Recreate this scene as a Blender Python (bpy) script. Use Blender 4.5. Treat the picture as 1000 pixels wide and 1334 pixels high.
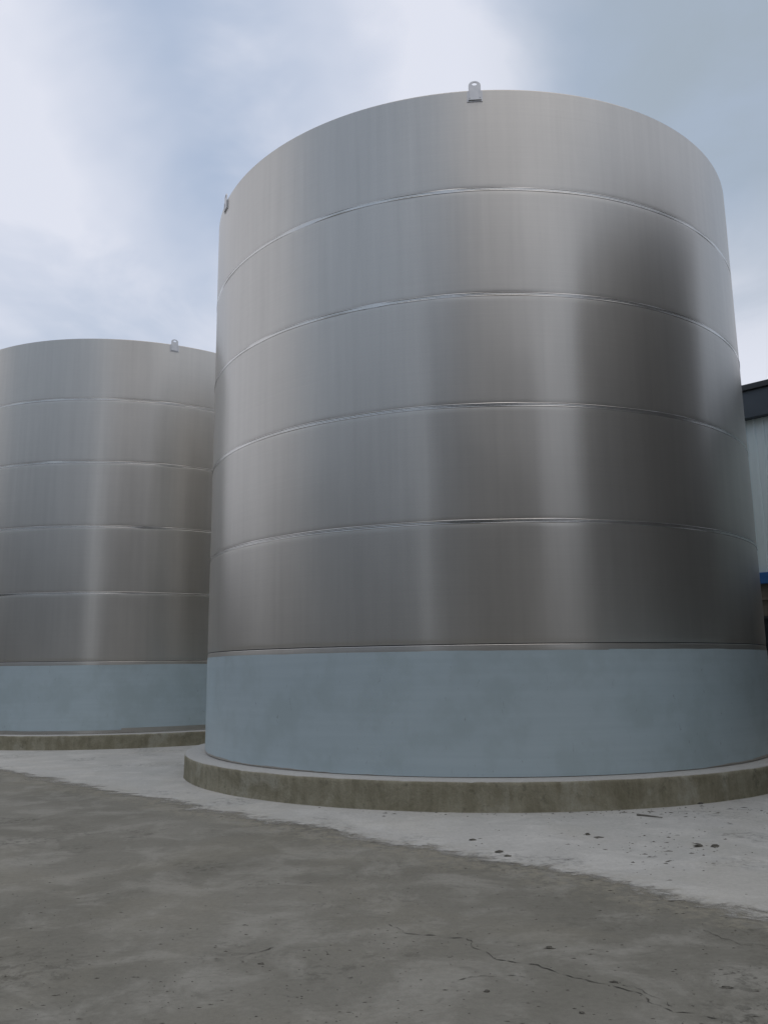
import bpy, math, random
import numpy as np
from mathutils import Matrix, Vector

# ------------------------------------------------------------------ camera
scene = bpy.context.scene
for o in list(bpy.data.objects):
    bpy.data.objects.remove(o)
F_PX, PITCH, ROLL, CAM_H = 1086.84, 0.1862, -0.0119, 1.6067   # solved from the tank rings
cp, sp, cr, sr = math.cos(PITCH), math.sin(PITCH), math.cos(ROLL), math.sin(ROLL)
cam_data = bpy.data.cameras.new("camera")
cam_data.sensor_fit = 'VERTICAL'
cam_data.sensor_height = 36.0
cam_data.lens = F_PX / 1334.0 * 36.0
cam_data.clip_start = 0.05
cam_data.clip_end = 3000
cam = bpy.data.objects.new("camera", cam_data)
scene.collection.objects.link(cam)
RIGHT = Vector((cr, -sr * sp, sr * cp)); UP = Vector((-sr, -cr * sp, cr * cp)); FWD = Vector((0, cp, sp))
cam.matrix_world = Matrix(((RIGHT.x, UP.x, -FWD.x, 0), (RIGHT.y, UP.y, -FWD.y, 0),
                           (RIGHT.z, UP.z, -FWD.z, CAM_H), (0, 0, 0, 1)))
scene.camera = cam

# ------------------------------------------------------------------ world, sun, exposure
SUN_EL, SUN_AZ = math.radians(76), math.radians(130)      # azimuth from +Y towards +X
world = bpy.data.worlds.new("World"); scene.world = world; world.use_nodes = True
wt = world.node_tree; wt.nodes.clear()


class NT:
    """tiny helper to write node graphs"""
    def __init__(s, tree): s.t = tree

    def n(s, kind, **kw):
        nd = s.t.nodes.new(kind)
        for k, v in kw.items():
            if k.startswith('i_'):
                nd.inputs[k[2:].replace('_', ' ')].default_value = v
            else:
                setattr(nd, k, v)
        return nd

    def l(s, a, b): s.t.links.new(a, b)

    def put(s, sock, v):
        if isinstance(v, bpy.types.NodeSocket): s.l(v, sock)
        else: sock.default_value = v

    def m(s, op, a, b=0.0, clamp=False):
        nd = s.n('ShaderNodeMath', operation=op, use_clamp=clamp)
        s.put(nd.inputs[0], a); s.put(nd.inputs[1], b)
        return nd.outputs[0]

    def vm(s, op, a, b=(0, 0, 0)):
        nd = s.n('ShaderNodeVectorMath', operation=op)
        s.put(nd.inputs[0], a); s.put(nd.inputs[1], b)
        return nd.outputs['Value'] if op in ('DOT_PRODUCT', 'LENGTH') else nd.outputs[0]

    def mix(s, f, a, b, blend='MIX'):
        nd = s.n('ShaderNodeMix', data_type='RGBA', blend_type=blend)
        s.put(nd.inputs[0], f)
        for k, v in ((6, a), (7, b)):
            s.put(nd.inputs[k], v if isinstance(v, bpy.types.NodeSocket) else (*v[:3], 1))
        return nd.outputs[2]

    def rng(s, v, a, b, c=0.0, d=1.0, smooth=True):
        nd = s.n('ShaderNodeMapRange', interpolation_type='SMOOTHSTEP' if smooth else 'LINEAR')
        s.put(nd.inputs[0], v)
        for i, q in enumerate((a, b, c, d)): nd.inputs[i + 1].default_value = q
        return nd.outputs[0]

    def noise(s, vec, scale, detail=4, rough=0.55, dist=0.0):
        nd = s.n('ShaderNodeTexNoise')
        s.put(nd.inputs['Vector'], vec)
        nd.inputs['Scale'].default_value = scale; nd.inputs['Detail'].default_value = detail
        nd.inputs['Roughness'].default_value = rough; nd.inputs['Distortion'].default_value = dist
        return nd.outputs[0]

    def scale(s, vec, sc, loc=(0, 0, 0), rot=(0, 0, 0)):
        nd = s.n('ShaderNodeMapping')
        s.put(nd.inputs[0], vec); nd.inputs['Scale'].default_value = sc
        nd.inputs['Location'].default_value = loc; nd.inputs['Rotation'].default_value = rot
        return nd.outputs[0]


def direction(az, el):
    a, e = math.radians(az), math.radians(el)
    return (math.sin(a) * math.cos(e), math.cos(a) * math.cos(e), math.sin(e))


w = NT(wt)
tc = w.n('ShaderNodeTexCoord').outputs['Generated']
sky = w.n('ShaderNodeTexSky', sky_type='NISHITA', sun_disc=False, sun_elevation=SUN_EL,
          sun_rotation=SUN_AZ, altitude=400, air_density=1.0, dust_density=3.5, ozone_density=1.0).outputs[0]
sep = w.n('ShaderNodeSeparateXYZ'); w.l(tc, sep.inputs[0])
up = w.m('MAXIMUM', sep.outputs[2], 0.0)
den = w.m('ADD', up, 0.22)
comb = w.n('ShaderNodeCombineXYZ')
w.l(w.m('DIVIDE', sep.outputs[0], den), comb.inputs[0])
w.l(w.m('DIVIDE', sep.outputs[1], den), comb.inputs[1])
plane = comb.outputs[0]
n1 = w.noise(plane, 1.25, 5, 0.55, 0.35)
n2 = w.noise(w.vm('ADD', plane, (7.3, 2.1, 0.0)), 3.2, 5, 0.55, 0.5)
cl = w.rng(w.m('ADD', w.m('MULTIPLY', n1, 0.78), w.m('MULTIPLY', n2, 0.22)), 0.34, 0.70)
for az, el, rad, amp in ((-27, 38, 19, 0.65), (-1.5, 39, 13, 0.85), (30, 16, 18, 0.75), (-26, 24, 12, 0.2), (172, 36, 34, 0.45), (-72, 30, 40, 0.8)):
    d = w.vm('DOT_PRODUCT', tc, direction(az, el))
    d = w.m('ADD', d, w.m('MULTIPLY', w.m('SUBTRACT', n2, 0.5), 0.035))
    cl = w.m('ADD', cl, w.m('MULTIPLY', w.rng(d, math.cos(math.radians(rad)), 0.999), amp))
for az, el, rad, amp in ((-11, 38, 13, 0.8), (19, 40, 16, 0.25), (29, 36, 14, 0.4), (-132, 34, 42, 0.75)):
    d = w.vm('DOT_PRODUCT', tc, direction(az, el))
    d = w.m('ADD', d, w.m('MULTIPLY', w.m('SUBTRACT', n2, 0.5), 0.04))
    cl = w.m('SUBTRACT', cl, w.m('MULTIPLY', w.rng(d, math.cos(math.radians(rad)), 0.999), amp))
cl = w.m('MULTIPLY', cl, 1.0, True)
grey = w.rng(w.vm('DOT_PRODUCT', tc, direction(32, 37)), math.cos(math.radians(21)), 0.997)
haze_col = w.mix(w.rng(sep.outputs[2], 0.0, 0.5), (5.8, 6.4, 7.0), (4.55, 5.45, 7.05))
base = w.mix(0.88, sky, haze_col)
skycol = w.mix(w.m('MULTIPLY', cl, 0.92), base, (7.7, 7.95, 8.9))
skycol = w.mix(w.m('MULTIPLY', grey, w.rng(n2, 0.3, 0.7, 0.9, 0.45)), skycol, (3.6, 4.25, 4.95))
bg = w.n('ShaderNodeBackground'); w.l(skycol, bg.inputs[0]); bg.inputs[1].default_value = 0.1
wo = w.n('ShaderNodeOutputWorld'); w.l(bg.outputs[0], wo.inputs[0])

sun = bpy.data.lights.new("sun", 'SUN'); sun.energy = 0.7; sun.angle = math.radians(60); sun.color = (1.0, 0.90, 0.78)
sun_o = bpy.data.objects.new("sun", sun); scene.collection.objects.link(sun_o)
sd = Vector((math.sin(SUN_AZ) * math.cos(SUN_EL), math.cos(SUN_AZ) * math.cos(SUN_EL), math.sin(SUN_EL)))
sun_o.rotation_euler = sd.to_track_quat('Z', 'Y').to_euler(); sun_o.location = sd * 60

vs = scene.view_settings
vs.view_transform = 'Standard'; vs.look = 'None'; vs.exposure = 0.0; vs.gamma = 1.0
try: vs.use_curve_mapping = False
except Exception: pass

# ------------------------------------------------------------------ helpers
C = scene.collection
rnd = random.Random(7)
rs = np.random.RandomState(11)


def ground_at(px, py, z=0.0):
    a, b = px - 500, py - 667
    X = a * cr + b * sr; Y = -a * sr + b * cr
    u, v = X / F_PX, -Y / F_PX
    d = Vector((u, cp - v * sp, sp + v * cp))
    t = (z - CAM_H) / d.z
    return Vector((d.x * t, d.y * t, z))


def mesh(name, verts, faces, smooth=False):
    me = bpy.data.meshes.new(name)
    me.from_pydata([tuple(map(float, v)) for v in verts], [], [tuple(map(int, f)) for f in faces])
    if smooth: me.polygons.foreach_set('use_smooth', [True] * len(me.polygons))
    me.update()
    return me


def obj(name, me, mat, parent=None, loc=(0, 0, 0), rz=0.0):
    o = bpy.data.objects.new(name, me); C.objects.link(o)
    if mat and not me.materials: me.materials.append(mat)
    o.location = loc; o.rotation_euler = (0, 0, rz)
    if parent: o.parent = parent
    return o


def empty(name, loc=(0, 0, 0), rz=0.0, label=None, cat=None, group=None):
    o = bpy.data.objects.new(name, None); C.objects.link(o)
    o.location = loc; o.rotation_euler = (0, 0, rz)
    tag(o, label, cat, group)
    return o


def tag(o, label=None, cat=None, group=None, kind=None):
    for k, v in (('label', label), ('category', cat), ('group', group), ('kind', kind)):
        if v: o[k] = v
    return o


class MB:
    def __init__(s): s.v = []; s.f = []

    def box(s, x0, x1, y0, y1, z0, z1):
        b = len(s.v)
        s.v += [(x, y, z) for z in (z0, z1) for y in (y0, y1) for x in (x0, x1)]
        s.f += [tuple(b + i for i in q) for q in ((0, 2, 3, 1), (4, 5, 7, 6), (0, 1, 5, 4), (2, 6, 7, 3), (0, 4, 6, 2), (1, 3, 7, 5))]
        return s

    def prism(s, poly, axis, a, b):
        """extrude a 2D polygon (u,v) along an axis from a to b"""
        k = len(s.v); n = len(poly)
        def P(u, v, t):
            return {'x': (t, u, v), 'y': (u, t, v), 'z': (u, v, t)}[axis]
        s.v += [P(u, v, a) for u, v in poly] + [P(u, v, b) for u, v in poly]
        s.f += [tuple(k + i for i in range(n))[::-1], tuple(k + n + i for i in range(n))]
        s.f += [(k + i, k + (i + 1) % n, k + n + (i + 1) % n, k + n + i) for i in range(n)]
        return s

    def build(s, name, mat, parent=None, smooth=False, bevel=0.0):
        o = obj(name, mesh(name, s.v, s.f, smooth), mat, parent)
        if bevel:
            b = o.modifiers.new('bevel', 'BEVEL'); b.width = bevel; b.segments = 2; b.limit_method = 'ANGLE'
        return o


def wave(n, lo, hi, k, amp):
    """periodic random curve over the circumference"""
    th = np.linspace(0, 2 * np.pi, n, endpoint=False); out = np.zeros(n)
    for _ in range(k):
        fr = rs.randint(lo, hi + 1)
        out += np.sin(fr * th + rs.rand() * 6.283) * rs.uniform(.4, 1)
    return out * amp / math.sqrt(k)


def revolve(profile_rows, closed=True):
    """rows: list of (n,3) arrays; quads between neighbouring rows, wrapped round"""
    n = len(profile_rows[0]); v = np.concatenate(profile_rows); f = []
    for i in range(len(profile_rows) - 1):
        a, b = i * n, (i + 1) * n
        for j in range(n if closed else n - 1):
            k = (j + 1) % n
            f.append((a + j, a + k, b + k, b + j))
    return v, f


# ------------------------------------------------------------------ materials
def new_mat(name):
    m = bpy.data.materials.new(name); m.use_nodes = True
    t = NT(m.node_tree); t.t.nodes.clear()
    b = t.n('ShaderNodeBsdfPrincipled'); o = t.n('ShaderNodeOutputMaterial')
    t.l(b.outputs[0], o.inputs[0])
    return m, t, b


def bump(t, b, h, strength, dist):
    nd = t.n('ShaderNodeBump'); nd.inputs['Strength'].default_value = strength; nd.inputs['Distance'].default_value = dist
    t.l(h, nd.inputs['Height']); t.l(nd.outputs[0], b.inputs['Normal'])


def make_steel(name, col=(0.565, 0.54, 0.495), rough=0.30, aniso=0.82):
    m, t, b = new_mat(name)
    ob = t.n('ShaderNodeTexCoord').outputs['Object']
    # faint rolling lines run round the shell, faint wipe marks run down it
    band = t.noise(t.scale(ob, (0.5, 0.5, 70)), 1.0, 3, 0.6)
    blot = t.noise(t.scale(ob, (0.9, 0.9, 0.45)), 1.0, 5, 0.6)
    drip = t.noise(t.scale(ob, (9, 9, 0.35)), 1.0, 3, 0.6)
    v = t.m('ADD', t.m('MULTIPLY', band, 0.10), t.m('ADD', t.m('MULTIPLY', blot, 0.18), t.m('MULTIPLY', drip, 0.16)))
    v = t.m('ADD', v, 0.78)
    c = t.mix(1.0, col, (1, 1, 1), 'MULTIPLY')
    mul = t.n('ShaderNodeVectorMath', operation='SCALE'); t.l(c, mul.inputs[0]); t.l(v, mul.inputs['Scale'])
    t.l(mul.outputs[0], b.inputs['Base Color'])
    b.inputs['Metallic'].default_value = 1.0
    t.l(t.m('ADD', t.m('MULTIPLY', t.m('SUBTRACT', blot, 0.5), 0.10), rough), b.inputs['Roughness'])
    b.inputs['Anisotropic'].default_value = aniso
    b.inputs['Anisotropic Rotation'].default_value = 0.25
    tg = t.n('ShaderNodeTangent', direction_type='RADIAL', axis='Z'); t.l(tg.outputs[0], b.inputs['Tangent'])
    b2 = t.n('ShaderNodeBsdfPrincipled'); b2.inputs['Metallic'].default_value = 1.0; b2.inputs['Roughness'].default_value = 0.56
    t.l(mul.outputs[0], b2.inputs['Base Color'])
    mx = t.n('ShaderNodeMixShader'); mx.inputs[0].default_value = 0.42
    t.l(b.outputs[0], mx.inputs[1]); t.l(b2.outputs[0], mx.inputs[2])
    t.l(mx.outputs[0], [nd for nd in t.t.nodes if nd.type == 'OUTPUT_MATERIAL'][0].inputs[0])
    return m


M = {}
M['steel'] = make_steel('brushed_stainless_steel')
m, t, b = new_mat('weld_metal')
ob = t.n('ShaderNodeTexCoord').outputs['Object']
nz = t.noise(ob, 3.0, 4)
t.l(t.mix(nz, (0.50, 0.48, 0.44), (0.72, 0.70, 0.66)), b.inputs['Base Color'])
b.inputs['Metallic'].default_value = 1.0; b.inputs['Roughness'].default_value = 0.27
bump(t, b, t.noise(ob, 60, 2), 0.3, 0.004)
M['weld'] = m
m, t, b = new_mat('lug_steel')
ob = t.n('ShaderNodeTexCoord').outputs['Object']
t.l(t.mix(t.noise(ob, 14, 3), (0.50, 0.50, 0.505), (0.64, 0.63, 0.615)), b.inputs['Base Color'])
b.inputs['Metallic'].default_value = 0.9; b.inputs['Roughness'].default_value = 0.45
M['lug'] = m

# pale blue protective film, scuffed, wrapped horizontally
m, t, b = new_mat('blue_protective_film')
ob = t.n('ShaderNodeTexCoord').outputs['Object']
strip = t.noise(t.scale(ob, (0.25, 0.25, 11)), 1.0, 4, 0.6)
blot = t.noise(ob, 1.6, 5, 0.6)
scuff = t.noise(t.scale(ob, (16, 16, 5)), 1.0, 5, 0.75, 0.8)
c = t.mix(t.rng(strip, 0.3, 0.7), (0.53, 0.63, 0.665), (0.565, 0.665, 0.70))
c = t.mix(t.m('MULTIPLY', t.rng(blot, 0.42, 0.66), 0.8), c, (0.485, 0.58, 0.60))
c = t.mix(t.m('MULTIPLY', t.rng(scuff, 0.64, 0.72), 0.5), c, (0.09, 0.11, 0.12))
t.l(c, b.inputs['Base Color'])
b.inputs['Roughness'].default_value = 0.38; b.inputs['Metallic'].default_value = 0.25
b.inputs['Specular IOR Level'].default_value = 0.45
wr = t.m('ADD', t.noise(t.scale(ob, (1.2, 1.2, 3)), 2.0, 4, 0.6), t.m('MULTIPLY', strip, 0.5))
bump(t, b, wr, 0.10, 0.02)
M['film'] = m

ROW = math.atan2(-8.39, 8.55)             # direction of the row of tanks
RX, RY = math.cos(ROW), math.sin(ROW)     # along the row
QX, QY = -RY, RX                          # across it, away from the camera
EDGE_Q = 5.9                              # edge of the newer, paler slab
WALL_Q = 19.0                             # workshop wall behind the tanks


def concrete(name, dark, mid, pale, dust, edge_side):
    """cement floor; dust gathers along the pour edge at EDGE_Q"""
    m, t, b = new_mat(name)
    ge = t.n('ShaderNodeNewGeometry').outputs['Position']
    q = t.vm('DOT_PRODUCT', ge, (QX, QY, 0))
    big = t.noise(ge, 0.33, 5, 0.6, 0.6)
    mot = t.noise(ge, 1.7, 7, 0.66, 0.5)
    sweep = t.noise(t.scale(ge, (0.8, 5.0, 1), rot=(0, 0, 0.25)), 1.0, 5, 0.65, 1.2)
    fine = t.noise(ge, 26, 5, 0.7)
    grit = t.noise(ge, 120, 3, 0.6)
    c = t.mix(t.rng(big, 0.35, 0.68), dark, mid)
    c = t.mix(t.m('MULTIPLY', t.rng(mot, 0.44, 0.66), 0.8), c, pale)
    c = t.mix(t.m('MULTIPLY', t.rng(t.noise(t.scale(ge, (1.0, 2.2, 1), rot=(0, 0, -0.4)), 4.2, 7, 0.75, 1.5), 0.52, 0.68), 0.35), c, tuple(x * 0.72 for x in dark))
    c = t.mix(t.m('MULTIPLY', t.rng(sweep, 0.54, 0.72), 0.30), c, dark)
    # blotches of trodden dirt
    dirt = t.m('MULTIPLY', t.rng(t.noise(ge, 0.75, 3, 0.5), 0.53, 0.66), t.rng(t.noise(ge, 11, 6, 0.75, 0.4), 0.47, 0.62))
    c = t.mix(t.m('MULTIPLY', dirt, 0.7), c, tuple(x * 0.42 for x in dark))
    # the thin newer pour wears out raggedly towards the yard; dust lies along that edge
    wob = t.m('ADD', t.m('MULTIPLY', t.m('SUBTRACT', t.noise(ge, 0.55, 3, 0.6), 0.5), 0.9),
              t.m('MULTIPLY', t.m('SUBTRACT', t.noise(t.scale(ge, (1, 1.6, 1)), 2.2, 7, 0.74, 0.8), 0.5), 0.95))
    qe = t.m('SUBTRACT', t.m('ADD', q, wob), EDGE_Q)
    band = t.m('SUBTRACT', 1.0, t.rng(t.m('ABSOLUTE', t.m('ADD', qe, 0.06)), 0.03, 0.55))
    speck = t.rng(t.noise(ge, 9, 6, 0.75), 0.40, 0.62)
    c = t.mix(t.m('MULTIPLY', t.m('MULTIPLY', band, speck), 0.75), c, dust)
    # sharp crumbs of dirt, thickest on the yard side of the edge
    near = t.m('MULTIPLY', t.rng(qe, -1.5, -0.15, 0.15, 1.0), t.m('SUBTRACT', 1.0, t.rng(qe, 0.0, 0.25)))
    cr_ = t.m('MULTIPLY', t.rng(t.noise(t.scale(ge, (1, 1.5, 1)), 19, 6, 0.78, 0.3), 0.555, 0.63), t.rng(t.noise(ge, 2.3, 4, 0.6), 0.40, 0.58))
    c = t.mix(t.m('MULTIPLY', t.m('MULTIPLY', cr_, near), 0.8), c, tuple(x * 0.30 for x in dust))
    tan = t.rng(t.noise(ge, 0.5, 4, 0.6, 0.5), 0.48, 0.64)
    c = t.mix(t.m('MULTIPLY', tan, 0.28), c, tuple(x * (0.85 if edge_side < 0 else 1.25) for x in dust))
    lip = t.m('SUBTRACT', 1.0, t.rng(t.m('ABSOLUTE', t.m('ADD', qe, 0.05)), 0.0, 0.07))
    c = t.mix(t.m('MULTIPLY', t.m('MULTIPLY', lip, t.rng(mot, 0.42, 0.6)), 0.5), c, tuple(x * 0.45 for x in dust))
    v = t.m('ADD', 0.66, t.m('ADD', t.m('MULTIPLY', fine, 0.46), t.m('MULTIPLY', grit, 0.30)))
    mul = t.n('ShaderNodeVectorMath', operation='SCALE'); t.l(c, mul.inputs[0]); t.l(v, mul.inputs['Scale'])
    t.l(mul.outputs[0], b.inputs['Base Color'])
    b.inputs['Roughness'].default_value = 0.88; b.inputs['Specular IOR Level'].default_value = 0.25
    hgt = t.m('ADD', t.m('MULTIPLY', mot, 0.9), t.m('ADD', t.m('MULTIPLY', fine, 0.25), t.m('MULTIPLY', grit, 0.06)))
    bump(t, b, hgt, 0.35, 0.03)
    if edge_side > 0:
        tr = t.n('ShaderNodeBsdfTransparent'); mx = t.n('ShaderNodeMixShader')
        t.l(t.rng(t.m('ADD', qe, t.m('MULTIPLY', t.m('SUBTRACT', t.noise(ge, 15, 5, 0.7), 0.5), 0.22)), -0.10, 0.20), mx.inputs[0])
        t.l(tr.outputs[0], mx.inputs[1]); t.l(b.outputs[0], mx.inputs[2])
        out = [nd for nd in t.t.nodes if nd.type == 'OUTPUT_MATERIAL'][0]
        t.l(mx.outputs[0], out.inputs[0])
    return m


M['yard'] = concrete('old_yard_concrete', (0.158, 0.151, 0.124), (0.212, 0.203, 0.172), (0.27, 0.26, 0.225), (0.27, 0.25, 0.195), -1)
M['apron'] = concrete('pale_apron_concrete', (0.41, 0.405, 0.375), (0.45, 0.44, 0.41), (0.51, 0.50, 0.465), (0.34, 0.32, 0.27), 1)

# cast plinth: streaked, greenish, lighter scraped patches
m, t, b = new_mat('cast_plinth_concrete')
ob = t.n('ShaderNodeTexCoord').outputs['Object']
geo = t.n('ShaderNodeNewGeometry')
nz = t.n('ShaderNodeSeparateXYZ'); t.l(geo.outputs['Normal'], nz.inputs[0])
top = t.rng(nz.outputs[2], 0.5, 0.9)
streak = t.noise(t.scale(ob, (7, 7, 0.7)), 1.0, 5, 0.65, 0.4)
patch = t.noise(ob, 1.4, 6, 0.65, 0.5)
fine = t.noise(ob, 34, 5, 0.7)
streak = t.m('ADD', t.m('MULTIPLY', streak, 0.38), t.m('MULTIPLY', t.noise(ob, 2.0, 7, 0.72, 0.6), 0.62))
c = t.mix(t.rng(streak, 0.36, 0.64), (0.225, 0.205, 0.14), (0.35, 0.325, 0.24))
c = t.mix(t.m('MULTIPLY', t.rng(patch, 0.52, 0.66), 0.6), c, (0.44, 0.42, 0.34))
c = t.mix(t.m('MULTIPLY', t.rng(t.noise(ob, 6, 6, 0.75), 0.54, 0.68), 0.6), c, (0.15, 0.14, 0.10))
c = t.mix(top, c, (0.46, 0.45, 0.42))
mul = t.n('ShaderNodeVectorMath', operation='SCALE'); t.l(c, mul.inputs[0])
t.l(t.m('ADD', 0.74, t.m('MULTIPLY', fine, 0.52)), mul.inputs['Scale'])
t.l(mul.outputs[0], b.inputs['Base Color']); b.inputs['Roughness'].default_value = 0.92
b.inputs['Specular IOR Level'].default_value = 0.2
bump(t, b, t.m('ADD', fine, t.m('MULTIPLY', streak, 0.8)), 0.6, 0.015)
M['plinth'] = m


def plain(name, a, bcol, rough=0.6, sc=3.0, metal=0.0, strength=0.1, stretch=(1, 1, 1)):
    m, t, b = new_mat(name)
    ob = t.n('ShaderNodeTexCoord').outputs['Object']
    nn = t.noise(t.scale(ob, stretch), sc, 5, 0.65)
    t.l(t.mix(t.rng(nn, 0.3, 0.7), a, bcol), b.inputs['Base Color'])
    b.inputs['Roughness'].default_value = rough; b.inputs['Metallic'].default_value = metal
    bump(t, b, nn, strength, 0.01)
    return m


M['crack'] = plain('crack_soil', (0.045, 0.042, 0.034), (0.115, 0.108, 0.088), 0.95, 30)
M['chip'] = plain('dark_chip', (0.06, 0.055, 0.045), (0.15, 0.14, 0.115), 0.9, 20)
M['twig'] = plain('dry_twig', (0.11, 0.105, 0.085), (0.20, 0.19, 0.16), 0.9, 12)
M['clad'] = plain('pale_blue_grey_cladding', (0.70, 0.80, 0.80), (0.76, 0.84, 0.84), 0.5, 1.2, 0.0, 0.03, (2, 2, 0.3))
M['fascia'] = plain('dark_slate_fascia', (0.045, 0.06, 0.078), (0.065, 0.082, 0.10), 0.5, 1.0, 0.0, 0.03)
M['cap'] = plain('black_cap_flashing', (0.025, 0.03, 0.035), (0.04, 0.045, 0.05), 0.5, 2)
M['blue'] = plain('blue_trim', (0.02, 0.10, 0.30), (0.03, 0.13, 0.36), 0.5, 2)
M['render_brown'] = plain('brown_render', (0.115, 0.105, 0.085), (0.165, 0.15, 0.125), 0.9, 2.5, 0, 0.4)
M['primer'] = plain('grey_primer', (0.17, 0.172, 0.175), (0.22, 0.22, 0.22), 0.6, 1.5, 0, 0.05)
M['roof'] = plain('grey_sheet_roof', (0.16, 0.18, 0.20), (0.22, 0.24, 0.26), 0.55, 2)
M['grey_render'] = plain('weathered_grey_render', (0.055, 0.055, 0.054), (0.09, 0.088, 0.085), 0.9, 0.8, 0, 0.3, (1, 1, 0.3))
M['glass'] = plain('dark_window_glass', (0.02, 0.025, 0.03), (0.03, 0.035, 0.04), 0.12, 1)
M['door'] = plain('grey_roller_door', (0.09, 0.10, 0.11), (0.13, 0.14, 0.15), 0.5, 2)

# ------------------------------------------------------------------ ground
yard = MB(); S = 700
yard.v = [(-S, -S, 0), (S, -S, 0), (S, S, 0), (-S, S, 0)]; yard.f = [(0, 1, 2, 3)]
g = yard.build('yard_ground', M['yard']); tag(g, 'worn grey brown concrete yard in front of the tanks', kind='structure')


def rq(t_, q_, z=0.0): return (RX * t_ + QX * q_, RY * t_ + QY * q_, z)


# apron slab: a thin newer pour along the tank row, ragged towards the yard
ts = np.arange(-70, 60, 1.0)
edge = np.full(len(ts), EDGE_Q - 0.75)
v, f = [], []
for i, tt in enumerate(ts):
    v += [rq(tt, edge[i], 0.004), rq(tt, edge[i] + 0.6, 0.0045), rq(tt, edge[i] + 1.5, 0.006), rq(tt, WALL_Q - 0.15, 0.006)]
    if i:
        a, bb = (i - 1) * 4, i * 4
        f += [(a + k, bb + k, bb + k + 1, a + k + 1) for k in range(3)]
ap = obj('concrete_apron', mesh('concrete_apron', v, f, True), M['apron'])
tag(ap, 'paler concrete apron strip running round the foot of the tanks', kind='structure')


def ribbon(name, pts, width, seed):
    """a crack: an irregular dark furrow with ragged sides"""
    r = random.Random(seed); P = []
    for a, bb in zip(pts[:-1], pts[1:]):
        A, B = ground_at(*a), ground_at(*bb); n = max(3, int((B - A).length / 0.025))
        for i in range(n): P.append(A.lerp(B, i / n))
    P.append(ground_at(*pts[-1]))
    off = 0.0; v, f = [], []
    for i, p in enumerate(P):
        q_ = P[min(i + 1, len(P) - 1)] - P[max(i - 1, 0)]; nrm = Vector((-q_.y, q_.x, 0)).normalized()
        off = off * 0.80 + r.gauss(0, 0.008)
        wd = width * max(0.02, r.gauss(0.42, 0.5)) * (0.25 + 0.75 * math.sin(math.pi * min(1, (i + 1) / len(P) * 1.0)) ** 0.35)
        c_ = p + nrm * off
        v += [(*(c_ + nrm * wd).xy, 0.0025), (*(c_ - nrm * wd * r.uniform(.5, 1.1)).xy, 0.0025)]
        if i: k = 2 * i; f.append((k - 2, k - 1, k + 1, k))
    o = obj(name, mesh(name, v, f), M['crack'], g)
    return o


ribbon('crack', [(505, 1205), (530, 1216), (580, 1221), (610, 1222), (627, 1234), (650, 1249), (672, 1254), (700, 1257), (720, 1266), (740, 1273), (780, 1281), (805, 1288), (830, 1295), (855, 1307), (880, 1316), (915, 1321), (950, 1332), (1000, 1352)], 0.006, 1)
ribbon('crack', [(790, 1280), (822, 1286), (850, 1298), (872, 1312)], 0.003, 2)
ribbon('crack', [(588, 1280), (620, 1273), (660, 1271), (715, 1274)], 0.0028, 3)
ribbon('crack', [(-30, 1258), (0, 1252), (25, 1248), (50, 1242)], 0.004, 4)
ribbon('crack', [(318, 1246), (335, 1241), (357, 1234)], 0.006, 5)
ribbon('crack', [(422, 1239), (432, 1244), (444, 1252)], 0.004, 6)
ribbon('crack', [(915, 1212), (940, 1222), (970, 1231), (1010, 1240)], 0.0035, 8)

# ------------------------------------------------------------------ tanks
TANK_R, COURSE, E1, TANK_TOP = 4.59, 1.5, 1.5455, 9.03
NSEG = 384
TH = np.linspace(0, 2 * np.pi, NSEG, endpoint=False)
COS, SIN = np.cos(TH), np.sin(TH)
GAP = 0.016                                   # shell foot stands on a recessed base plate


def row(r, z): return np.stack([r * COS, r * SIN, np.broadcast_to(z, (NSEG,)).astype(float)], 1)


def make_course(k, z0, z1):
    """one rolled plate ring; plates draw in at the welds, a little differently all round"""
    hh = z1 - z0
    lows = [0, .008, .016, .026, .038, .052, .07, .1, .16]
    zs = lows + list(np.linspace(.25, hh - .25, 7)) + [hh - q for q in lows[::-1]]
    a_lo = 0.0042 + wave(NSEG, 3, 26, 8, 0.0013); a_hi = 0.0042 + wave(NSEG, 3, 26, 8, 0.0013)
    s_lo, s_hi = 0.036, 0.040
    w1, w2 = wave(NSEG, 2, 9, 5, 0.0020), wave(NSEG, 5, 18, 6, 0.0011)
    ph = rs.rand() * 6
    rows = []
    for z in zs:
        r = TANK_R + w1 * math.sin(math.pi * z / hh) + w2 * math.sin(2 * math.pi * z / hh + ph)
        if k > 0: r = r - a_lo * math.exp(-(z / s_lo) ** 2)
        if k < 5: r = r - a_hi * math.exp(-((hh - z) / s_hi) ** 2)
        rows.append(row(r, z0 + z))
    rows.append(row(np.full(NSEG, TANK_R - .012), z1)); rows.append(row(np.full(NSEG, TANK_R - .012), z0)); rows.append(rows[0])
    v, f = revolve(rows)
    return mesh('shell_course', v, f, True)


def make_weld(z):
    rr = np.clip(0.0040 + wave(NSEG, 3, 30, 9, 0.0034), 0.0004, 0.0095); dz = wave(NSEG, 2, 20, 6, 0.003)
    rows = []
    for zz, k_ in ((-.030, -1.2), (-.026, -.3), (-.021, .9), (-.016, .3), (-.011, -.1), (-.006, .1), (0, .35), (.006, .1), (.011, -.1), (.016, .3), (.021, .9), (.026, -.3), (.030, -1.2)):
        rows.append(row(TANK_R - .0012 + rr * k_, z + dz + zz))
    v, f = revolve(rows)
    return mesh('weld_seam', v, f, True)


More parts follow.
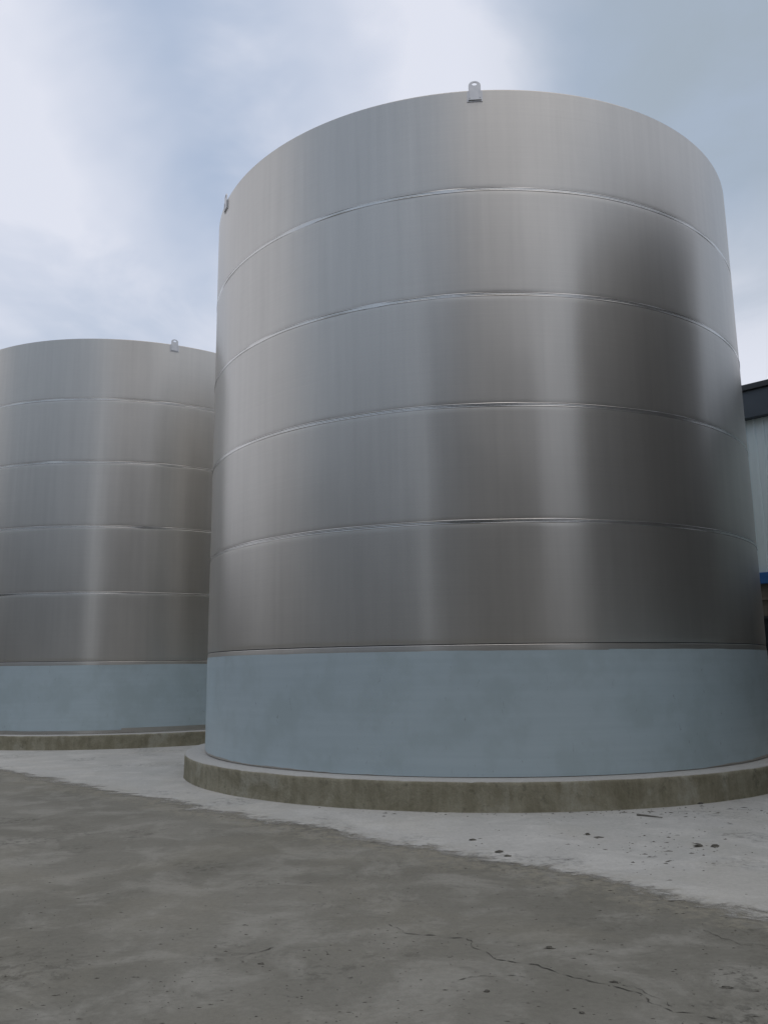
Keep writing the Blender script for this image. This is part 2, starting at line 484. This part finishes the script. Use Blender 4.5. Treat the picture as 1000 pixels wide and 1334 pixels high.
zc = [GAP, E1 - .005] + [E1 + COURSE * k for k in range(1, 5)] + [TANK_TOP]
COURSES = [make_course(k, zc[k] + (0.012 if k == 1 else 0.0), zc[k + 1]) for k in range(6)]
WELDS = [make_weld(z) for z in zc[2:6]]
for me in COURSES: me.materials.append(M['steel'])
for me in WELDS: me.materials.append(M['weld'])
v, f = revolve([row(np.full(NSEG, r), z) for r, z in ((.01, 0.0), (TANK_R - .022, 0.0), (TANK_R - .022, GAP + .03), (.01, GAP + .03))])
BASE = mesh('base_plate', v, f); BASE.materials.append(M['weld'])
v, f = revolve([row(np.full(NSEG, r), z) for r, z in ((TANK_R - .03, E1 - .04), (TANK_R - .014, E1 - .04), (TANK_R - .014, E1 + .04), (TANK_R - .03, E1 + .04), (TANK_R - .03, E1 - .04))])
BACKING = mesh('backing_strip', v, f); BACKING.materials.append(M['cap'])


def film_mesh(a0, a1, zlo):
    n = 120; aa = np.linspace(a0, a1, n); zs = [zlo, zlo + .02] + list(np.linspace(zlo + .1, E1 - .16, 10)) + [E1 - .095, E1 - .075]
    lo = np.cumsum(rs.normal(0, .0035, n)); lo -= lo.mean(); hi = np.cumsum(rs.normal(0, .0012, n)); hi -= hi.mean()
    v, f = [], []
    base = TANK_R + 0.0030 + np.where(np.arange(n) > n - 3, 0.0016, 0)
    for i, z in enumerate(zs):
        wgt = i / (len(zs) - 1)
        zz = z + np.clip(lo, -.02, .02) * (1 - wgt) + np.clip(hi, -.008, .008) * wgt
        r = base + np.abs(rs.normal(0, .0006, n))
        v += list(np.stack([r * np.cos(aa), r * np.sin(aa), zz], 1))
    for i in range(len(zs) - 1):
        for j in range(n - 1):
            a, bb = i * n, (i + 1) * n
            f.append((a + j, a + j + 1, bb + j + 1, bb + j))
    me = mesh('protective_film', v, f, True); me.materials.append(M['film'])
    return me


def lug_parts():
    """lifting eye: welded pad, rounded plate with an oval hole, two cheek ribs. Local x = outwards, y = tangent, z=0 at the rim"""
    wdt, hole = 0.083, []
    out = [(-wdt, -.14)] + [(wdt, -.14)]
    arc = [(wdt * math.cos(a), .062 + .07 * math.sin(a)) for a in np.linspace(0, math.pi, 15)]
    outer = [(wdt, -.14), (wdt, 0)] + arc + [(-wdt, 0), (-wdt, -.14)]
    n = len(outer)
    # a hole ring with the same number of points, matched by direction
    cy, cz = 0.0, .085
    inner = []
    for (y, z) in outer:
        a = math.atan2(z - cz, y - cy); inner.append((.036 * math.cos(a), cz + .023 * math.sin(a)))
    v, f = [], []
    for x in (0.008, 0.018):
        v += [(x, y, z) for y, z in outer]; v += [(x, y, z) for y, z in inner]
    k = 2 * n
    for i in range(n):
        j = (i + 1) % n
        f += [(i, n + i, n + j, j), (k + i, k + j, k + n + j, k + n + i), (i, j, k + j, k + i), (n + i, k + n + i, k + n + j, n + j)]
    plate = mesh('eye_plate', v, f)
    pad = MB().box(.001, .0075, -.105, .105, -.175, -.012)
    rib = MB()
    for s_ in (-1, 1): rib.box(.0185, .025, s_ * .07 - .006, s_ * .07 + .006, -.13, -.01)
    rib.box(.008, .022, -.088, .088, -.155, -.141)
    return plate, mesh('weld_pad', pad.v, pad.f), mesh('cheek_rib', rib.v, rib.f)


PLATE, PAD, RIB = lug_parts()
for me in (PLATE, PAD, RIB): me.materials.append(M['lug'])


def plinth_mesh(h):
    n = 512; th = np.linspace(0, 2 * np.pi, n, endpoint=False)
    def w_(lo, hi, k, amp):
        o = np.zeros(n)
        for _ in range(k): o += np.sin(rs.randint(lo, hi + 1) * th + rs.rand() * 6.283) * rs.uniform(.4, 1)
        return o * amp / math.sqrt(k)
    R0 = TANK_R + .3176
    chip = np.clip(w_(20, 200, 30, .016) - .007, 0, .04)      # knocked-off bits of the arris
    prof = [(R0 + .012, -.02), (R0 + .006, .01), (R0, .10), (R0 - .003, h * .6), (R0, h - .05), (R0 - .004, h - .018), (R0 - .014, h - .004), (R0 - .05, h), (R0 - .17, h - .001), (TANK_R - .2, h - .001), (.02, h - .001)]
    rows = []
    for i, (r, z) in enumerate(prof):
        rr = np.full(n, r); zz = np.full(n, z)
        if i < 8: rr = rr + w_(5, 60, 10, .004) + w_(60, 200, 10, .002)
        if i in (5, 6): rr = rr - chip
        if i in (6, 7): zz = zz - chip * (.9 if i == 6 else .4)
        if 0 < i < 5: zz = zz + w_(8, 60, 6, .004)
        rows.append(np.stack([rr * np.cos(th), rr * np.sin(th), zz], 1))
    n0 = len(rows); v = np.concatenate(rows); f = []
    for i in range(n0 - 1):
        for j in range(n):
            k = (j + 1) % n; f.append((i * n + j, i * n + k, (i + 1) * n + k, (i + 1) * n + j))
    return mesh('concrete_plinth', v, f, True)


def make_tank(x, y, zb, lugs, rz, label, plabel, film_lo, shell=None):
    p = obj('concrete_plinth', plinth_mesh(zb), M['plinth'], None, (x, y, 0.006), rs.rand() * 6)
    tag(p, plabel, 'plinth', 'plinths under the tanks')
    t_ = empty('storage_tank', (x, y, zb + .006), rz, label, 'tank', 'steel tanks in the row')
    obj('base_plate', BASE, None, t_)
    obj('backing_strip', BACKING, None, t_)
    for me in COURSES:
        if shell: me = me.copy(); me.materials.clear(); me.materials.append(shell)
        obj('shell_course', me, None, t_)
    for me in WELDS: obj('weld_seam', me, None, t_)
    edges = np.linspace(0, 2 * np.pi, 4) + math.radians(-76) - rz
    for a, bb in zip(edges[:-1], edges[1:]):
        o = obj('protective_film', film_mesh(a, bb + .02, film_lo), None, t_)
        o['label'] = 'pale blue protective film left on the lowest plate'
    for la in lugs:
        a = math.radians(la) - rz
        e = obj('lifting_lug', PAD, None, t_, (TANK_R * math.cos(a), TANK_R * math.sin(a), TANK_TOP), a)
        obj('eye_plate', PLATE, None, e); obj('cheek_rib', RIB, None, e)
    return t_


make_tank(1.594, 14.735, .338, (-93.6, -155.5, 10, 50, 122), 0.0, 'large stainless steel storage tank nearest the camera, blue film round its foot',
          'low round concrete plinth under the large nearest tank', GAP + .012)
make_tank(-6.96, 23.12, .30, (-64.5, -136.5, 7.5, 79.5, 151.5), 1.9, 'farther stainless steel tank at the left edge, partly hidden by the large one',
          'concrete plinth under the farther tank at the left edge', GAP + .075)
make_tank(10.35, 7.5, .33, (-120, -48, 24, 96, 168), 3.4, 'grey primed tank seen as the dark rounded reflection at the right of the large tank',
          'plinth of the tank outside the picture on the right', GAP + .04, M['primer'])

# ------------------------------------------------------------------ workshop behind the tanks, on the right
HB = 7.90
bx0, bx1 = -24.0, 20.0
ws = empty('workshop_building', (QX * WALL_Q, QY * WALL_Q, 0), ROW, 'pale blue grey clad workshop with dark fascia behind the large tank on the right', 'building')
MB().box(bx0, bx1, 0.0, .24, 0, 3.36).build('lower_wall', M['render_brown'], ws)
lw = MB().box(bx0 - .01, bx1 + .01, -.045, -.002, 3.0, 3.06).build('ledge', M['render_brown'], ws, bevel=.006)
MB().box(bx0 - .02, bx1 + .02, -.07, .02, 3.362, 3.61).build('blue_trim', M['blue'], ws, bevel=.008)
# ribbed cladding sheets, one metre each
rib_prof = []
for k in range(5):
    x = k * .2
    rib_prof += [(x + .0, .03), (x + .145, .03), (x + .16, .002), (x + .182, .002), (x + .197, .03)]
rib_prof = rib_prof + [(.998, .06), (0, .06)]
pm = MB().prism([(x, y) for x, y in rib_prof], 'z', 3.612, 7.12)
PANEL = mesh('cladding_panel', pm.v, pm.f); PANEL.materials.append(M['clad'])
for k in range(int(bx1 - bx0)):
    o = obj('cladding_panel', PANEL, None, ws, (bx0 + k, rnd.uniform(-.002, .002), 0))
MB().box(bx0, bx1, .062, .24, 3.362, 7.6).build('back_wall', M['render_brown'], ws)
MB().box(bx0 - .05, bx1 + .05, -.16, .06, 7.122, HB - .14).build('fascia', M['fascia'], ws, bevel=.01)
MB().box(bx0 - .08, bx1 + .08, -.22, .3, HB - .138, HB).build('cap_flashing', M['cap'], ws, bevel=.012)
MB().prism([(.25, HB - .2), (14, HB - .2), (14, HB + .05), (7.1, HB + .3), (.25, HB - .05)], 'x', bx0 + .02, bx1 - .02).build('roof', M['roof'], ws)
MB().box(bx0, bx0 + .24, .242, 14, 0, HB - .21).box(bx1 - .24, bx1, .242, 14, 0, HB - .21).box(bx0 + .242, bx1 - .242, 13.76, 14, 0, HB - .21).build('rear_wall', M['render_brown'], ws)
for k, x in enumerate(np.arange(bx0 + 2.3, bx1 - 3, 4.4)):
    wn = MB().box(x, x + 1.8, -.03, -.004, 1.0, 2.6).build('window', M['glass'], ws)
    fr = MB()
    for a in (x, x + .87, x + 1.74): fr.box(a, a + .06, -.05, -.031, 1.0, 2.6)
    fr.box(x, x + 1.8, -.06, -.051, .95, 1.0).box(x, x + 1.8, -.06, -.051, 2.6, 2.65)
    fr.build('window_frame', M['cap'], wn)

# ------------------------------------------------------------------ what stands behind the photographer and shows in the steel
bl = empty('office_block', (1.0, -10.5, 0), math.radians(4), 'dark grey block mirrored as the tall dim shape in the middle of the tank', 'building')
MB().box(-9.4, 8.6, -9, 0, 0, 13.4).build('wall', M['grey_render'], bl)
MB().box(-9.7, 8.9, -9.3, .3, 13.402, 13.75).build('parapet', M['fascia'], bl)
MB().box(-5.2, 4.8, -8, -.6, 13.752, 16.4).build('stair_house', M['grey_render'], bl)
for fl in range(3):
    for k in range(6):
        x = -6.9 + k * 2.45; z = .95 + fl * 3.25
        wn = MB().box(x, x + 1.5, .003, .03, z, z + 1.6).build('window', M['glass'], bl)
        fr = MB().box(x + .72, x + .78, .031, .05, z, z + 1.6).box(x - .06, x, .003, .06, z, z + 1.6).box(x + 1.5, x + 1.56, .003, .06, z, z + 1.6)
        fr.box(x - .06, x + 1.56, .003, .09, z - .08, z - .002)
        fr.build('window_frame', M['door'], wn)
sh = empty('long_shed', (QX * -22, QY * -22, 0), ROW, 'long low shed across the yard, mirrored dimly low on the tanks', 'building')
MB().box(-48, 3, -12, 0, 0, 10.8).build('wall', M['grey_render'], sh)
MB().prism([(-12.4, 10.802), (.4, 10.802), (-6, 12.6)], 'x', -48.3, 3.3).build('roof', M['roof'], sh)
for k in range(7):
    MB().box(-46 + k * 5.4, -42.4 + k * 5.4, .003, .06, 0, 4.2).build('roller_door', M['door'], sh)
sh2 = empty('store_hall', (RX * 34, RY * 34, 0), ROW - math.pi / 2, 'store hall closing the end of the yard, mirrored in the gap between the dim shapes', 'building')
MB().box(-20, 24, 0, 12, 0, 11.4).build('wall', M['grey_render'], sh2)
MB().prism([(-.4, 11.402), (12.4, 11.402), (6, 13.1)], 'x', -20.3, 24.3).build('roof', M['roof'], sh2)
for k in range(6):
    MB().box(-18 + k * 6.6, -14.2 + k * 6.6, -.06, -.003, 0, 4.2).build('roller_door', M['door'], sh2)

sh3 = empty('added_hall', (RX * -46, RY * -46, 0), ROW + math.pi / 2, 'unseen low hall added beyond the far left end of the tank row to darken the reflections', 'building')  # unseen hall, added to darken the low left reflection in the steel
MB().box(-20, 9, 0, 10, 0, 7.6).build('wall', M['grey_render'], sh3)
MB().prism([(-.4, 7.602), (10.4, 7.602), (5, 9.0)], 'x', -20.3, 9.3).build('roof', M['roof'], sh3)
for k in range(4):
    MB().box(-18 + k * 6.6, -14.2 + k * 6.6, -.06, -.003, 0, 4.2).build('roller_door', M['door'], sh3)

# ------------------------------------------------------------------ litter on the concrete
def clod(name, px, py, size, z, label, seed):
    r = random.Random(seed); p = ground_at(px, py)
    v = [(0, 0, size[2])]; f = []; n = 8
    for lev, (rr, zz) in enumerate(((.55, .85), (1.0, .4), (.9, 0.0))):
        for i in range(n):
            a = 2 * math.pi * i / n; q_ = rr * r.uniform(.45, 1.25)
            v.append((size[0] * q_ * math.cos(a), size[1] * q_ * math.sin(a), size[2] * zz * (r.uniform(.8, 1.1) if zz else 1)))
    for i in range(n):
        j = (i + 1) % n
        f += [(0, 1 + i, 1 + j), (1 + i, 1 + n + i, 1 + n + j, 1 + j), (1 + n + i, 1 + 2 * n + i, 1 + 2 * n + j, 1 + n + j)]
    f.append(tuple(range(1 + 2 * n, 1 + 3 * n))[::-1])
    o = obj(name, mesh(name, v, f), M['chip'], None, (p.x, p.y, z), r.uniform(-.4, .4))
    tag(o, label, 'debris', 'dark bits lying on the concrete')


AP = 0.006
clod('clod', 910, 1104, (.07, .022, .022), AP, 'larger elongated dark clod on the pale apron at the right', 1)
clod('clod', 930, 1104, (.042, .026, .022), AP, 'round dark clod just right of the larger one on the apron', 2)
clod('clod', 650, 1111, (.045, .024, .018), AP, 'small dark clod on the apron left, upper one of a pair', 3)
clod('clod', 661, 1116.5, (.03, .02, .014), AP, 'small dark clod on the apron left, lower one of a pair', 4)
clod('clod', 615, 1095.5, (.04, .02, .014), AP, 'small dark clod on the apron, leftmost in view', 5)
clod('clod', 765, 1088.5, (.03, .02, .02), AP, 'dark bit left of a flat chip in the middle of the apron', 6)
clod('clod', 779, 1092, (.06, .016, .012), AP, 'flat dark chip in the middle of the apron', 7)
clod('clod', 715, 1235.5, (.034, .018, .014), 0, 'dark clod on the yard above the long crack', 8)
clod('clod', 634, 1292, (.018, .014, .011), 0, 'small round dark pebble on the yard below the long crack', 9)
clod('clod', 800, 1280, (.024, .012, .009), 0, 'dark chip beside the long crack', 10)
clod('clod', 945, 1287, (.034, .013, .010), 0, 'flat dark chip on the yard near the right edge', 11)
clod('clod', 758, 1320, (.02, .01, .008), 0, 'small dark chip at the bottom of the yard below the crack', 12)
clod('clod', 341, 1256, (.02, .012, .009), 0, 'small dark chip on the yard left of centre near the bottom', 13)
clod('clod', 745, 1056.2, (.06, .03, .03), AP, 'dark clod against the foot of the large plinth, left one', 14)
clod('clod', 910, 1048, (.05, .03, .025), AP, 'dark clod against the foot of the large plinth, right one', 15)
# twig: a tapered bent stick
A, B = ground_at(829, 1063.5), ground_at(862, 1067)
v, f = [], []
for i in range(9):
    u = i / 8; c_ = A.lerp(B, u); rad = .012 * (1 - .6 * u); s_ = math.sin(u * 5) * .012
    for k in range(6):
        a = 2 * math.pi * k / 6; v.append((c_.x, c_.y + s_ + rad * math.cos(a), AP + .012 + rad * math.sin(a)))
    if i:
        for k in range(6):
            f.append(((i - 1) * 6 + k, (i - 1) * 6 + (k + 1) % 6, i * 6 + (k + 1) % 6, i * 6 + k))
f += [(0, 1, 2, 3, 4, 5)[::-1], tuple(8 * 6 + k for k in range(6))]
tag(obj('twig', mesh('twig', v, f), M['twig']), 'thin dry stick lying on the pale apron before the plinth', 'twig')

# crumbs too small to count
cv, cf = [], []
def crumb(p, z, s_):
    b0 = len(cv); a0 = rnd.random() * 6; k = rnd.uniform(.3, 1.0); st = rnd.choice((1.0, 1.3, 1.8, 3.0))
    for i in range(5):
        a = a0 + i * 1.2566; q_ = s_ * rnd.uniform(.45, 1.3); cv.append((p.x + q_ * math.cos(a) * st, p.y + q_ * math.sin(a) * k, z))
    cv.append((p.x, p.y, z + s_ * .5))
    for i in range(5): cf.append((b0 + i, b0 + (i + 1) % 5, b0 + 5))
for (cx_, cy_, sx, sy, n, s_) in ((870, 1108, 45, 11, 70, .011), (830, 1090, 90, 14, 60, .007), (900, 1125, 70, 18, 30, .006), (640, 1085, 50, 14, 30, .006), (940, 1075, 45, 14, 40, .006),
                                  (800, 1058, 160, 3.5, 260, .010), (720, 1130, 110, 14, 60, .006), (880, 1170, 80, 10, 60, .006)):
    for _ in range(n):
        x, y = rnd.gauss(cx_, sx), rnd.gauss(cy_, sy)
        p = ground_at(x, min(max(y, 1050), 1330))
        if (p.xy - Vector((1.594, 14.735))).length < TANK_R + .332: continue
        crumb(p, AP if p.x * QX + p.y * QY > EDGE_Q + .35 else .001, s_ * rnd.choice((.3, .45, .6, .8, 1.0, 1.5)))
for _ in range(700):
    p = ground_at(rnd.uniform(-60, 1060), rnd.uniform(1120, 1334))
    if p.x * QX + p.y * QY < EDGE_Q - .3: crumb(p, .001, rnd.uniform(.002, .0065))
gr = obj('grit', mesh('grit', cv, cf), M['chip'])
tag(gr, 'scattered dark grit and crumbs on the concrete', 'grit', kind='stuff')
